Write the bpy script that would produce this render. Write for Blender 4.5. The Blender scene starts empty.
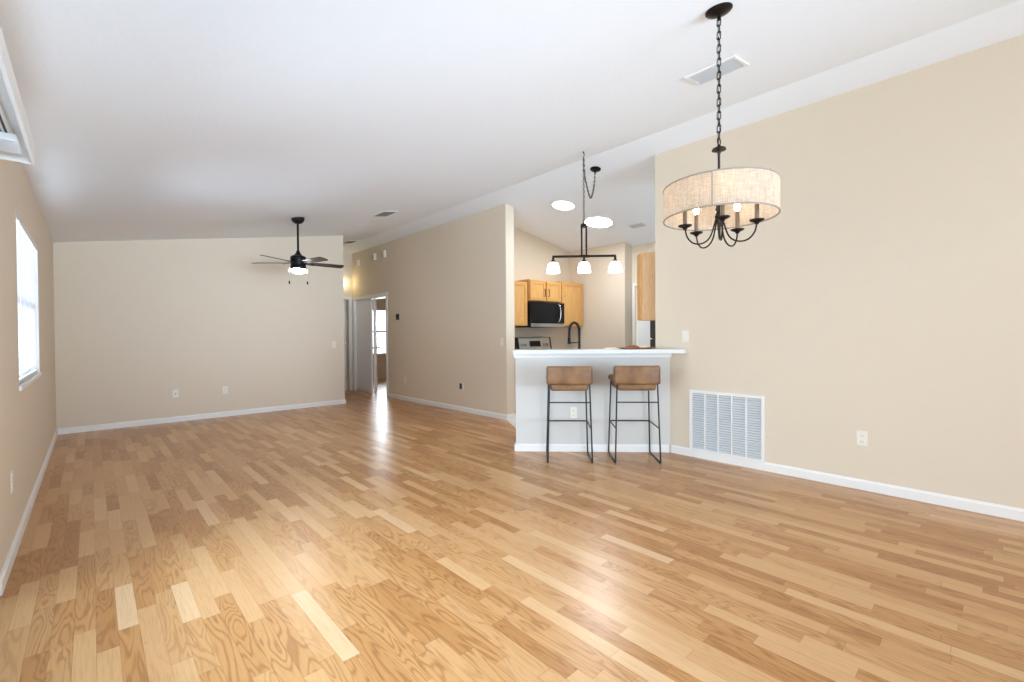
import bpy, bmesh, math, random
from mathutils import Vector, Matrix
random.seed(7)
PI = math.pi
S = bpy.context.scene
C = S.collection

# ------------------------------------------------------------------ camera
# world axes: x = across the living room (left wall x=-0.338, right wall x=4.383), y = along it, z = up
yaw, pitch, roll = math.radians(42.911), math.radians(-0.642), math.radians(-0.399)
F = Vector((math.sin(yaw)*math.cos(pitch), math.cos(yaw)*math.cos(pitch), math.sin(pitch)))
R0 = Vector((math.cos(yaw), -math.sin(yaw), 0)); U0 = R0.cross(F)
Rv = R0*math.cos(roll) + U0*math.sin(roll); Uv = U0*math.cos(roll) - R0*math.sin(roll)
cam = bpy.data.cameras.new('camera'); co = bpy.data.objects.new('camera', cam); C.objects.link(co)
cam.sensor_width = 36; cam.lens = 452.741/1024*36; cam.clip_start = .02; cam.clip_end = 200
M = Matrix((Rv, Uv, -F)).transposed().to_4x4(); M.translation = Vector((0, 0, 1.215))
co.matrix_world = M; S.camera = co

# ------------------------------------------------------------------ world, light, exposure
S.view_settings.view_transform = 'Standard'; S.view_settings.look = 'None'
S.view_settings.gamma = 1; S.view_settings.use_curve_mapping = False
S.view_settings.exposure = -0.02
S.cycles.use_denoising = True
S.cycles.max_bounces = 12; S.cycles.diffuse_bounces = 8; S.cycles.caustics_reflective = False
S.cycles.caustics_refractive = False; S.cycles.sample_clamp_indirect = 8
w = bpy.data.worlds.new('world'); S.world = w; w.use_nodes = True
bg = w.node_tree.nodes['Background']; bg.inputs[0].default_value = (.86, .94, 1, 1); bg.inputs[1].default_value = 3.2

def area(name, loc, rot, sx, sy, power, col=(1, 1, 1), spread=180):
    l = bpy.data.lights.new(name, 'AREA'); l.shape = 'RECTANGLE'; l.size = sx; l.size_y = sy
    l.energy = power; l.color = col; l.spread = math.radians(spread)
    o = bpy.data.objects.new(name, l); o.location = loc; o.rotation_euler = rot; C.objects.link(o); return o
# daylight entering by the sliding glass door (left wall), the side window and the bedroom window; rear, right and kitchen lamps are added fill
DL = (.61, .80, 1)
area('ground_bounce_sliding_door', (-.50, 1.75, 1.02), (0, -PI/2-.6, 0), 1.95, 2.75, 80, DL)
area('skylight_sliding_door', (-.50, 1.75, 1.05), (0, -PI/2+.85, 0), 1.9, 2.75, 52, DL, 110)
area('rear_fill_beam', (2.0, -5.64, 1.35), (PI/2+.09, 0, 0), 4.2, 2.1, 52, DL, 48)  # narrow beam shaped to fill the far wall
area('rear_ceiling_fill', (2.0, -5.66, 1.0), (PI/2+.22, 0, 0), 4.2, 1.4, 36, DL, 40)  # added fill, aimed up towards the far ceiling
area('right_fill', (4.54, -3.5, 1.28), (0, PI/2+.15, -.6), 1.6, 2.3, 42, DL, 70)  # added fill to brighten the left wall
area('daylight_side_window', (-.52, 5.02, 1.48), (0, -PI/2-.06, 0), 1.1, 1.5, 210, DL)
area('daylight_bedroom_window', (6.45, 12.42, 1.36), (-PI/2, 0, 0), 1.5, 1.3, 75, (.85, .93, 1))
area('kitchen_fill', (5.75, 1.62, 1.6), (PI/2, 0, 0), 1.4, 1.1, 17, (.72, .86, 1))  # added kitchen fill; the wall behind it has no window

# ------------------------------------------------------------------ helpers
def lin(c):
    if isinstance(c, str): c = tuple(int(c[i:i+2], 16)/255 for i in (0, 2, 4))
    return tuple(x/12.92 if x <= .04045 else ((x+.055)/1.055)**2.4 for x in c) + (1,)

class NB:
    def __init__(s, name):
        s.m = bpy.data.materials.new(name); s.m.use_nodes = True; s.t = s.m.node_tree
        s.b = s.t.nodes['Principled BSDF']; s.out = s.t.nodes['Material Output']
    def n(s, kind, **kw):
        x = s.t.nodes.new(kind)
        for k, v in kw.items(): setattr(x, k, v)
        return x
    def l(s, a, b): s.t.links.new(a, b)
    def val(s, sock, v):
        if hasattr(v, 'is_output') or isinstance(v, bpy.types.NodeSocket): s.l(v, sock)
        else: sock.default_value = v
    def math(s, op, a, b=0., c=0.):
        x = s.n('ShaderNodeMath', operation=op)
        s.val(x.inputs[0], a); s.val(x.inputs[1], b); s.val(x.inputs[2], c)
        return x.outputs[0]

def mat(name, col, rough=.5, metal=0., bump=0., bscale=200., var=0., vscale=8., emit=None, estr=0., coat=0., trans=0., spec=.5):
    k = NB(name); b = k.b; c = lin(col)
    b.inputs['Base Color'].default_value = c; b.inputs['Roughness'].default_value = rough
    b.inputs['Metallic'].default_value = metal; b.inputs['Coat Weight'].default_value = coat
    b.inputs['Transmission Weight'].default_value = trans; b.inputs['Specular IOR Level'].default_value = spec
    tc = k.n('ShaderNodeTexCoord')
    if var or True:
        nz = k.n('ShaderNodeTexNoise'); nz.inputs['Scale'].default_value = vscale; nz.inputs['Detail'].default_value = 3
        k.l(tc.outputs['Object'], nz.inputs['Vector'])
        mx = k.n('ShaderNodeMix', data_type='RGBA')
        mx.inputs[6].default_value = tuple(x*(1-var) for x in c[:3])+(1,)
        mx.inputs[7].default_value = tuple(min(1, x*(1+var)) for x in c[:3])+(1,)
        k.l(nz.outputs[0], mx.inputs[0]); k.l(mx.outputs[2], b.inputs['Base Color'])
    if bump:
        n2 = k.n('ShaderNodeTexNoise'); n2.inputs['Scale'].default_value = bscale; n2.inputs['Detail'].default_value = 4
        k.l(tc.outputs['Object'], n2.inputs['Vector'])
        bp = k.n('ShaderNodeBump'); bp.inputs['Strength'].default_value = bump; bp.inputs['Distance'].default_value = .004
        k.l(n2.outputs[0], bp.inputs['Height']); k.l(bp.outputs[0], b.inputs['Normal'])
    if emit:
        b.inputs['Emission Color'].default_value = lin(emit); b.inputs['Emission Strength'].default_value = estr
    return k.m

def wood(name, c1, c2, rough=.4, axis='Z', scale=14., coat=.1):
    k = NB(name); tc = k.n('ShaderNodeTexCoord'); mp = k.n('ShaderNodeMapping')
    sc = {'X': (.06, 1, 1), 'Y': (1, .06, 1), 'Z': (1, 1, .06)}[axis]
    mp.inputs['Scale'].default_value = sc; k.l(tc.outputs['Object'], mp.inputs[0])
    nz = k.n('ShaderNodeTexNoise'); nz.inputs['Scale'].default_value = scale*4; nz.inputs['Detail'].default_value = 5
    nz.inputs['Distortion'].default_value = 1.2
    k.l(mp.outputs[0], nz.inputs['Vector'])
    r = k.n('ShaderNodeValToRGB'); r.color_ramp.elements[0].position = .3; r.color_ramp.elements[1].position = .72
    r.color_ramp.elements[0].color = lin(c1); r.color_ramp.elements[1].color = lin(c2)
    k.l(nz.outputs[0], r.inputs[0]); k.l(r.outputs[0], k.b.inputs['Base Color'])
    k.b.inputs['Roughness'].default_value = rough; k.b.inputs['Coat Weight'].default_value = coat
    return k.m

def floor_mat():
    k = NB('oak_laminate'); g = k.n('ShaderNodeNewGeometry'); sp = k.n('ShaderNodeSeparateXYZ')
    k.l(g.outputs['Position'], sp.inputs[0]); x, y = sp.outputs[0], sp.outputs[1]
    W, L = .0675, .52
    cx = k.math('DIVIDE', x, W); ix = k.math('FLOOR', cx); fx = k.math('FRACT', cx)
    wn = k.n('ShaderNodeTexWhiteNoise', noise_dimensions='1D'); k.l(ix, wn.inputs['W'])
    # strip length varies a little from column to column, each column shifted on its own
    ln = k.math('MULTIPLY_ADD', wn.outputs[0], .30, L-.12)
    w2 = k.n('ShaderNodeTexWhiteNoise', noise_dimensions='1D'); k.l(k.math('ADD', ix, 37.7), w2.inputs['W'])
    cy = k.math('ADD', k.math('DIVIDE', y, ln), k.math('MULTIPLY', w2.outputs[0], 9.))
    iy = k.math('FLOOR', cy); fy = k.math('FRACT', cy)
    cell = k.n('ShaderNodeCombineXYZ'); k.l(ix, cell.inputs[0]); k.l(iy, cell.inputs[1])
    wc = k.n('ShaderNodeTexWhiteNoise', noise_dimensions='3D'); k.l(cell.outputs[0], wc.inputs['Vector'])
    tone = k.n('ShaderNodeValToRGB'); e = tone.color_ramp.elements
    cols = [(0, 'ae7f50'), (.22, 'bb8c5b'), (.45, 'c39766'), (.70, 'c99f70'), (.91, 'cfa779'), (.95, 'd2ac80'), (1, 'd6b38a')]
    e[0].position = 0; e[0].color = lin(cols[0][1]); e[1].position = 1; e[1].color = lin(cols[-1][1])
    for p_, c_ in cols[1:-1]:
        q = e.new(p_); q.color = lin(c_)
    k.l(wc.outputs[0], tone.inputs[0])
    # grain space: own offset in every strip
    off = k.n('ShaderNodeVectorMath', operation='SCALE'); k.l(wc.outputs[1], off.inputs[0]); off.inputs['Scale'].default_value = 40
    add = k.n('ShaderNodeVectorMath', operation='ADD'); k.l(g.outputs['Position'], add.inputs[0]); k.l(off.outputs[0], add.inputs[1])
    # cathedral figure: contour bands of a low stretched noise
    m1 = k.n('ShaderNodeMapping'); m1.inputs['Scale'].default_value = (13., 1.7, 1); k.l(add.outputs[0], m1.inputs[0])
    n1 = k.n('ShaderNodeTexNoise'); n1.inputs['Scale'].default_value = 1.; n1.inputs['Detail'].default_value = 1.6; n1.inputs['Distortion'].default_value = .45
    k.l(m1.outputs[0], n1.inputs['Vector'])
    ring = k.math('SINE', k.math('MULTIPLY', n1.outputs[0], 74.))
    ring = k.math('POWER', k.math('MULTIPLY_ADD', ring, .5, .5), 3.0)
    figured = k.math('SMOOTH_MIN', k.math('MAXIMUM', k.math('MULTIPLY_ADD', wc.outputs[0], -2.6, 2.1), 0.08), 1., .2)
    # fine streaks
    m2 = k.n('ShaderNodeMapping'); m2.inputs['Scale'].default_value = (240., 7., 1); k.l(add.outputs[0], m2.inputs[0])
    n2 = k.n('ShaderNodeTexNoise'); n2.inputs['Scale'].default_value = 1.; n2.inputs['Detail'].default_value = 3
    k.l(m2.outputs[0], n2.inputs['Vector'])
    fac = k.math('ADD', k.math('MULTIPLY', k.math('MULTIPLY', ring, figured), .44), k.math('MULTIPLY', k.math('MAXIMUM', k.math('SUBTRACT', n2.outputs[0], .5), 0.), .9))
    mx = k.n('ShaderNodeMix', data_type='RGBA'); k.l(fac, mx.inputs[0]); k.l(tone.outputs[0], mx.inputs[6]); mx.inputs[7].default_value = lin('7f4f27')
    # seams between strips
    def near(f, wd):
        a = k.math('LESS_THAN', f, wd); b = k.math('GREATER_THAN', f, 1-wd); return k.math('MAXIMUM', a, b)
    seam = k.math('MAXIMUM', near(fx, .012), near(fy, .0022))
    m3 = k.n('ShaderNodeMix', data_type='RGBA'); k.l(k.math('MULTIPLY', seam, .35), m3.inputs[0]); k.l(mx.outputs[2], m3.inputs[6]); m3.inputs[7].default_value = lin('5a3a1c')
    hs = k.n('ShaderNodeHueSaturation'); k.l(m3.outputs[2], hs.inputs['Color']); hs.inputs['Saturation'].default_value = 1.06; hs.inputs['Value'].default_value = .93; hs.inputs['Hue'].default_value = .4965
    k.l(hs.outputs[0], k.b.inputs['Base Color'])
    k.b.inputs['Roughness'].default_value = .29; k.b.inputs['Specular IOR Level'].default_value = .5
    bp = k.n('ShaderNodeBump'); bp.inputs['Strength'].default_value = .06; bp.inputs['Distance'].default_value = .001
    k.l(n2.outputs[0], bp.inputs['Height']); k.l(bp.outputs[0], k.b.inputs['Normal'])
    return k.m

def leather_mat():
    k = NB('brown_leather'); tc = k.n('ShaderNodeTexCoord')
    nz = k.n('ShaderNodeTexNoise'); nz.inputs['Scale'].default_value = 9; nz.inputs['Detail'].default_value = 5; k.l(tc.outputs['Object'], nz.inputs[0])
    r = k.n('ShaderNodeValToRGB'); r.color_ramp.elements[0].position = .32; r.color_ramp.elements[1].position = .7
    r.color_ramp.elements[0].color = lin('664427'); r.color_ramp.elements[1].color = lin('8c6741')
    k.l(nz.outputs[0], r.inputs[0]); k.l(r.outputs[0], k.b.inputs['Base Color']); k.b.inputs['Roughness'].default_value = .48
    v = k.n('ShaderNodeTexVoronoi'); v.inputs['Scale'].default_value = 260; k.l(tc.outputs['Object'], v.inputs[0])
    bp = k.n('ShaderNodeBump'); bp.inputs['Strength'].default_value = .12; bp.inputs['Distance'].default_value = .001
    k.l(v.outputs[0], bp.inputs['Height']); k.l(bp.outputs[0], k.b.inputs['Normal']); return k.m

def linen_mat():
    # woven cloth that lets lamp light through
    k = NB('linen_shade'); tc = k.n('ShaderNodeTexCoord'); mp = k.n('ShaderNodeMapping'); mp.inputs['Scale'].default_value = (30, 30, 260); k.l(tc.outputs['Object'], mp.inputs[0])
    n1 = k.n('ShaderNodeTexNoise'); n1.inputs['Scale'].default_value = 1; n1.inputs['Detail'].default_value = 3; k.l(mp.outputs[0], n1.inputs[0])
    mp2 = k.n('ShaderNodeMapping'); mp2.inputs['Scale'].default_value = (260, 260, 14); k.l(tc.outputs['Object'], mp2.inputs[0])
    n2 = k.n('ShaderNodeTexNoise'); n2.inputs['Scale'].default_value = 1; n2.inputs['Detail'].default_value = 3; k.l(mp2.outputs[0], n2.inputs[0])
    r = k.n('ShaderNodeValToRGB'); r.color_ramp.elements[0].position = .3; r.color_ramp.elements[1].position = .6
    r.color_ramp.elements[0].color = lin('b9ab98'); r.color_ramp.elements[1].color = lin('e4d9ca')
    k.l(k.math('MULTIPLY_ADD', n1.outputs[0], .5, k.math('MULTIPLY', n2.outputs[0], .5)), r.inputs[0])
    d = k.n('ShaderNodeBsdfDiffuse'); t = k.n('ShaderNodeBsdfTranslucent'); mx = k.n('ShaderNodeMixShader'); mx.inputs[0].default_value = .62
    k.l(r.outputs[0], d.inputs[0]); k.l(r.outputs[0], t.inputs[0]); k.l(d.outputs[0], mx.inputs[1]); k.l(t.outputs[0], mx.inputs[2]); k.l(mx.outputs[0], k.out.inputs[0])
    return k.m

def pane_mat():
    k = NB('window_glass'); t = k.n('ShaderNodeBsdfTransparent'); g = k.n('ShaderNodeBsdfGlossy'); g.inputs['Roughness'].default_value = .02
    f = k.n('ShaderNodeFresnel'); mx = k.n('ShaderNodeMixShader'); k.l(f.outputs[0], mx.inputs[0]); k.l(t.outputs[0], mx.inputs[1]); k.l(g.outputs[0], mx.inputs[2]); k.l(mx.outputs[0], k.out.inputs[0]); return k.m

def slat_mat():
    k = NB('white_blind_slat'); d = k.n('ShaderNodeBsdfDiffuse'); t = k.n('ShaderNodeBsdfTranslucent'); mx = k.n('ShaderNodeMixShader'); mx.inputs[0].default_value = .16
    d.inputs[0].default_value = lin('f4f5f6'); t.inputs[0].default_value = lin('f0f3f6'); k.l(d.outputs[0], mx.inputs[1]); k.l(t.outputs[0], mx.inputs[2]); k.l(mx.outputs[0], k.out.inputs[0]); return k.m

MT = dict(
    wall=mat('beige_wall_paint', 'd9ccb8', .75, bump=.12, bscale=120, var=.012),
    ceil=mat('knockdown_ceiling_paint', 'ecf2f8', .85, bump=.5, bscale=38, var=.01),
    white=mat('white_trim_paint', 'e6e5e2', .4),
    doorw=mat('white_door_paint', 'eceeef', .45),
    penin=mat('pale_grey_paint', 'cbc9c4', .7, bump=.12, bscale=120, var=.012),
    floor=floor_mat(),
    tile=mat('pale_kitchen_tile', 'dcdad5', .35, var=.04, vscale=3),
    black=mat('matte_black_metal', '17171a', .42, .6),
    bronze=mat('oil_rubbed_bronze', '2a2421', .38, .8),
    iron=mat('dark_grey_iron', '2e3338', .45, .5),
    leather=leather_mat(), linen=linen_mat(), pane=pane_mat(), slat=slat_mat(),
    tape=mat('grey_linen_trim', '8f8579', .8),
    quartz=mat('pale_quartz_top', 'd3d4d0', .22, var=.03, vscale=40),
    steel=mat('brushed_stainless_steel', 'b9b9b7', .28, 1., var=.03, vscale=60),
    chrome=mat('bright_steel', 'dcdcdc', .15, 1.),
    glassblk=mat('black_oven_glass', '08080a', .22, 0., spec=.25),
    plastblk=mat('black_enamel', '101012', .3),
    fridge=mat('dark_slate_steel', '4c4845', .35, .6),
    oak=wood('honey_oak', 'c8924c', 'dfb070', .38, 'Z'),
    oakh=wood('honey_oak_rail', 'c28c47', 'dba968', .38, 'X'),
    oakp=wood('pale_oak_veneer', 'd8b083', 'e8c79f', .45, 'Z', 22),
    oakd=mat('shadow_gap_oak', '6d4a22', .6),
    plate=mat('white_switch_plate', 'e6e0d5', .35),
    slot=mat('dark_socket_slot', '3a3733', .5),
    grille=mat('white_grille_enamel', 'd8dadb', .4),
    grille2=mat('grey_vent_enamel', '7d8286', .5),
    grillebk=mat('grey_grille_filter', 'b6bcc0', .8),
    grille3=mat('pale_grey_vent', 'bfc4c8', .5),
    duct=mat('dark_duct', '43474a', .8),
    blade=wood('dark_fan_blade', '17130f', '2a231d', .45, 'X'),
    candle=mat('bronze_candle_sleeve', '6b5a4a', .5, .3),
    bulb=mat('lit_bulb', 'fff3dd', .4, emit='ffe9d2', estr=38.0),
    glow=mat('lit_frosted_glass', 'ffffff', .4, emit='fff4e2', estr=5),
    fanglow=mat('lit_fan_lens', 'ffffff', .4, emit='f0f2fa', estr=85.0),
    sconce=mat('lit_sconce_glass', 'ffffff', .4, emit='ffe9b0', estr=16),
    sky=mat('lit_skylight_diffuser', 'ffffff', .4, emit='f4f8ff', estr=90),
    disc=mat('lit_small_diffuser', 'ffffff', .4, emit='fafcff', estr=5),
    dark=mat('door_gap_shade', '4b4a48', .9),  # flat dark tone for the shade behind the hall door
    wovn=wood('brown_woven_wood', '6f4526', '9a6a40', .6, 'X', 30),
    cream=mat('cream_cloth', 'e4d6c2', .9, bump=.4, bscale=300, var=.08, vscale=40),
    rust=mat('rust_brown_cloth', '9a5a35', .9, bump=.4, bscale=300, var=.1, vscale=40),
    brass=mat('aged_metal_knob', '3a332c', .35, .9),
)

def bm_new(): return bmesh.new()
def box(bm, x0, x1, y0, y1, z0, z1, bevel=0., seg=2):
    g = bmesh.ops.create_cube(bm, size=1)['verts']
    for v in g: v.co = Vector(((x0+x1)/2+v.co.x*(x1-x0), (y0+y1)/2+v.co.y*(y1-y0), (z0+z1)/2+v.co.z*(z1-z0)))
    if bevel:
        es = list({e for v in g for e in v.link_edges})
        bmesh.ops.bevel(bm, geom=es, offset=bevel, segments=seg, affect='EDGES', profile=.5)
def prism(bm, pts, z0, z1, tops=None):
    n = len(pts); b = [bm.verts.new((p[0], p[1], z0)) for p in pts]
    t = [bm.verts.new((p[0], p[1], tops[i] if tops else z1)) for i, p in enumerate(pts)]
    area2 = sum(pts[i][0]*pts[(i+1) % n][1]-pts[(i+1) % n][0]*pts[i][1] for i in range(n))
    f = []
    f.append(bm.faces.new(b[::-1])); f.append(bm.faces.new(t))
    for i in range(n): f.append(bm.faces.new((b[i], b[(i+1) % n], t[(i+1) % n], t[i])))
    if area2 < 0: bmesh.ops.reverse_faces(bm, faces=f)
def lathe(bm, prof, seg=32, c=(0, 0, 0), mtx=None):
    rings = []
    for r, z in prof:
        if r < 1e-6: rings.append([bm.verts.new((c[0], c[1], c[2]+z))])
        else: rings.append([bm.verts.new((c[0]+r*math.cos(2*PI*i/seg), c[1]+r*math.sin(2*PI*i/seg), c[2]+z)) for i in range(seg)])
    fs = []
    for a, b in zip(rings, rings[1:]):
        for i in range(seg):
            j = (i+1) % seg
            if len(a) == 1 and len(b) == 1: continue
            if len(a) == 1: fs.append(bm.faces.new((a[0], b[j], b[i])))
            elif len(b) == 1: fs.append(bm.faces.new((a[i], a[j], b[0])))
            else: fs.append(bm.faces.new((a[i], a[j], b[j], b[i])))
    if mtx:
        bmesh.ops.transform(bm, matrix=mtx, verts=[v for r in rings for v in r])
def tube(bm, pts, r, seg=10, closed=False, caps=True):
    pts = [Vector(p) for p in pts]; n = len(pts); rings = []
    up = None
    for i, p in enumerate(pts):
        if closed: d = (pts[(i+1) % n]-pts[i-1]).normalized()
        else:
            a = pts[max(0, i-1)]; b = pts[min(n-1, i+1)]; d = (b-a).normalized()
        if up is None:
            up = Vector((0, 0, 1)) if abs(d.z) < .9 else Vector((1, 0, 0))
        up = (up-d*up.dot(d)).normalized(); sd = d.cross(up)
        rr = r[i] if isinstance(r, (list, tuple)) else r
        rings.append([bm.verts.new(p+(up*math.cos(2*PI*k/seg)+sd*math.sin(2*PI*k/seg))*rr) for k in range(seg)])
    m = n if closed else n-1
    for i in range(m):
        a, b = rings[i], rings[(i+1) % n]
        for k in range(seg):
            j = (k+1) % seg; bm.faces.new((a[k], b[k], b[j], a[j]))
    if caps and not closed:
        bm.faces.new(rings[0]); bm.faces.new(rings[-1][::-1])
def fillet(pts, rad=.02, n=5):
    # polyline with rounded corners
    pts = [Vector(p) for p in pts]; out = [pts[0]]
    for i in range(1, len(pts)-1):
        p = pts[i]; a = (pts[i-1]-p); b = (pts[i+1]-p); r = min(rad, a.length*.45, b.length*.45)
        A = p+a.normalized()*r; B = p+b.normalized()*r
        for t in range(n+1):
            t /= n; out.append(A*(1-t)**2+p*2*t*(1-t)+B*t*t)
    out.append(pts[-1]); return out
def spline(pts, n=6):
    P = [Vector(p) for p in pts]; P = [P[0]*2-P[1]]+P+[P[-1]*2-P[-2]]; out = []
    for i in range(1, len(P)-2):
        for t in range(n):
            t /= n; a, b, c, d = P[i-1:i+3]
            out.append(.5*((2*b)+(c-a)*t+(2*a-5*b+4*c-d)*t*t+(-a+3*b-3*c+d)*t**3))
    out.append(P[-2]); return out

def obj(name, bm, m, parent=None, smooth=False, loc=None, rot=None, bevel=0.):
    bmesh.ops.recalc_face_normals(bm, faces=bm.faces)
    me = bpy.data.meshes.new(name); bm.to_mesh(me); bm.free()
    me.materials.append(MT[m] if isinstance(m, str) else m)
    if smooth:
        me.polygons.foreach_set('use_smooth', [True]*len(me.polygons))
        try: me.set_sharp_from_angle(angle=math.radians(smooth if smooth > 1 else 40))
        except Exception: pass
    o = bpy.data.objects.new(name, me); C.objects.link(o)
    if parent: o.parent = parent
    if loc: o.location = loc
    if rot: o.rotation_euler = rot
    if bevel:
        md = o.modifiers.new('bevel', 'BEVEL'); md.width = bevel; md.segments = 2; md.limit_method = 'ANGLE'
    return o
def tag(o, label=None, cat=None, group=None, kind=None):
    if label: o['label'] = label
    if cat: o['category'] = cat
    if group: o['group'] = group
    if kind: o['kind'] = kind
    return o
def thing(name, label, cat, loc=(0, 0, 0), rotz=0, group=None, rot=None):
    o = bpy.data.objects.new(name, None); C.objects.link(o); o.location = loc; o.empty_display_size = .1
    o.rotation_euler = rot if rot else (0, 0, rotz)
    return tag(o, label, cat, group)
def struct(name, bm, m, parent=None, label=None, **kw):
    o = obj(name, bm, m, parent, **kw)
    if not parent: o['kind'] = 'structure'
    if label: o['label'] = label
    return o
def copy_tree(o, parent=None):
    c = o.copy(); C.objects.link(c)
    if parent: c.parent = parent
    for ch in list(o.children): copy_tree(ch, c)
    return c

# ------------------------------------------------------------------ dimensions
UL, UR = -.338, 4.383
VB, VF = -5.55, 8.148
SL = .1683; RID = 4.04; ZE = 2.439; ZR = ZE+SL*(RID-UL)
def zc(u): return ZE+SL*(u-UL) if u <= RID else ZR-SL*(u-RID)
T = .12

def wall(name, axis, at, thick, s0, s1, holes=(), m='wall', flat=None):
    """upright wall along x ('x', at y=at) or along y ('y', at x=at); holes = (s0,s1,z0,z1)"""
    bm = bm_new(); cuts = {s0, s1}
    for h in holes: cuts |= {h[0], h[1]}
    if axis == 'x' and s0 < RID < s1: cuts.add(RID)
    cuts = sorted(cuts); a0, a1 = sorted((at, at+thick))
    def top(s, a): return (flat if flat else zc(s if axis == 'x' else a)+.03)
    def piece(p, q, z0, z1=None):
        P = [(p, a0), (q, a0), (q, a1), (p, a1)]
        if axis == 'y': P = [(b, a) for a, b in P]
        tops = [z1 if z1 is not None else top(pt[0] if axis == 'x' else 0, pt[0]) for pt in P]
        prism(bm, P, z0, 0, tops)
    for p, q in zip(cuts, cuts[1:]):
        hs = [h for h in holes if h[0] <= p+1e-6 and h[1] >= q-1e-6]
        z = 0
        for h in sorted(hs, key=lambda h: h[2]):
            if h[2] > z+1e-6: piece(p, q, z, h[2])
            z = h[3]
        piece(p, q, z)
    bmesh.ops.remove_doubles(bm, verts=bm.verts, dist=1e-5)
    # drop the doubled faces inside the wall
    seen = {}
    for f in bm.faces: seen.setdefault(tuple(sorted(v.index for v in f.verts)), []).append(f)
    bm.verts.index_update(); seen = {}
    for f in bm.faces: seen.setdefault(frozenset(v.index for v in f.verts), []).append(f)
    dead = [f for L in seen.values() if len(L) > 1 for f in L]
    if dead: bmesh.ops.delete(bm, geom=dead, context='FACES_ONLY')
    return struct(name, bm, m)

# floor
bm = bm_new(); box(bm, -.6, 8.3, VB-.12, 12.5, -.1, 0); struct('floor', bm, 'floor')
# kitchen tile
bm = bm_new()
prism(bm, [(4.383+.0, 4.834), (3.93, 4.10), (3.80, 3.90), (3.37, 3.46), (4.47, 2.50), (4.55, 1.7), (6.71, 1.7), (6.71, 4.23), (6.5, 4.23), (6.5, 5.41), (4.55, 5.41), (4.55, 4.834)], 0.0, .004)
struct('floor_kitchen', bm, 'tile')
# ceiling (two slopes meeting at the ridge)
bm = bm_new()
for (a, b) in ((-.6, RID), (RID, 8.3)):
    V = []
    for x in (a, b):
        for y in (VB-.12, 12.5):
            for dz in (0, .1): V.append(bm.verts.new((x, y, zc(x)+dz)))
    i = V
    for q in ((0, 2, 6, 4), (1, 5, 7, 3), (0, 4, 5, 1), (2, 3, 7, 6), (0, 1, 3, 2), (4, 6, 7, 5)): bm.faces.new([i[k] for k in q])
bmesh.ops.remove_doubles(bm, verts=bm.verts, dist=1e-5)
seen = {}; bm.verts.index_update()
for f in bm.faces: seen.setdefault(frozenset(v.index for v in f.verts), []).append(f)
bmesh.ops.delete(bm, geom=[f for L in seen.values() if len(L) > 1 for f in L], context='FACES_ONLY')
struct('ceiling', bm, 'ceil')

WIN = (4.23, 5.806, .917, 2.039)
wall('wall_left', 'y', UL, -T, VB-.12, 12.5, [(-4.8, -2.0, 0, 2.04), (.35, 3.15, 0, 2.04), WIN])  # rearmost opening is added to let in fill light
wall('wall_back', 'x', VB, -T, UL, 7.1, [(-.1, 4.1, .3, 2.4)])
wall('wall_right', 'y', UR, T, VB, 2.48, [(-4.7, -2.3, .45, 2.1)])
wall('wall_far', 'x', VF, T, UL, 3.39)
wall('wall_hall_left', 'y', 3.39, -T, VF+T, 10.041)
DOORM = (8.45, 9.97, 0, 2.045)
wall('wall_middle', 'y', UR, .163, 4.834, 10.041+T, [DOORM])
wall('wall_hall_end', 'x', 10.041, T, 3.39-T, UR, [(3.47, 4.285, 0, 2.06)])
wall('wall_kitchen_back', 'x', 5.41, T, UR+.163, 6.5+T)
wall('wall_kitchen_right', 'y', 6.5, T, 4.23, 5.41)
wall('wall_kitchen_return', 'x', 4.23, T, 6.5+T, 6.71+T)
wall('wall_kitchen_far', 'y', 6.71, T, 1.5, 4.23, [(3.40, 4.17, 0, 2.04)])
wall('wall_kitchen_near', 'x', 1.5, -T, UR+T, 6.83)
wall('wall_bedroom_near', 'x', 8.30, -T, UR+.163, 8.0)
wall('wall_bedroom_back', 'x', 12.2, T, 3.0, 8.1, [(5.75, 7.15, .69, 2.03)])
wall('wall_bedroom_right', 'y', 8.0, T, 8.18, 12.2)
wall('wall_bedroom_left', 'y', 4.30, -T, 10.161, 12.2)
# dark sheet behind the hall door, painted as the shade in its gap
bm = bm_new(); box(bm, 3.3, 4.17, 11.0, 11.1, 0, 2.9); struct('wall_gap_shade', bm, 'dark')

# ------------------------------------------------------------------ baseboards and trim
def base(name, p, q, nrm, h=.078, t=.014):
    """skirting from p to q (x,y) on a wall whose outward normal is nrm"""
    p, q, n = Vector(p), Vector(q), Vector(nrm).normalized(); bm = bm_new()
    prof = [(0, 0), (t, 0), (t, h*.78), (t*.45, h*.93), (t*.3, h), (0, h)]
    A = [bm.verts.new((p.x+n.x*a, p.y+n.y*a, z)) for a, z in prof]; B = [bm.verts.new((q.x+n.x*a, q.y+n.y*a, z)) for a, z in prof]
    for i in range(len(prof)):
        j = (i+1) % len(prof); bm.faces.new((A[i], A[j], B[j], B[i]))
    bm.faces.new(A[::-1]); bm.faces.new(B)
    return struct(name, bm, 'white')
base('baseboard_left', (UL, 3.22), (UL, VF), (1, 0))
base('baseboard_far', (UL+.014, VF), (3.39, VF), (0, -1))
base('baseboard_far_end', (3.39, VF-.014), (3.39, 10.04), (1, 0))
base('baseboard_middle', (UR, 4.834), (UR, 8.385), (-1, 0))
base('baseboard_middle_end', (UR-.014, 4.834), (UR+.163, 4.834), (0, -1))
base('baseboard_right', (UR, VB), (UR, 2.30), (-1, 0))
nh = Vector((.7189674, .69504379)); th = Vector((.69504379, -.7189674))
def NT(n, t): v = nh*n+th*t; return (v.x, v.y)
base('baseboard_peninsula', NT(4.761, -.235), (4.375, 2.325), (-nh.x, -nh.y))
base('baseboard_peninsula_end', NT(4.75, -.221), NT(4.881, -.221), (-th.x, -th.y))

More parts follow.
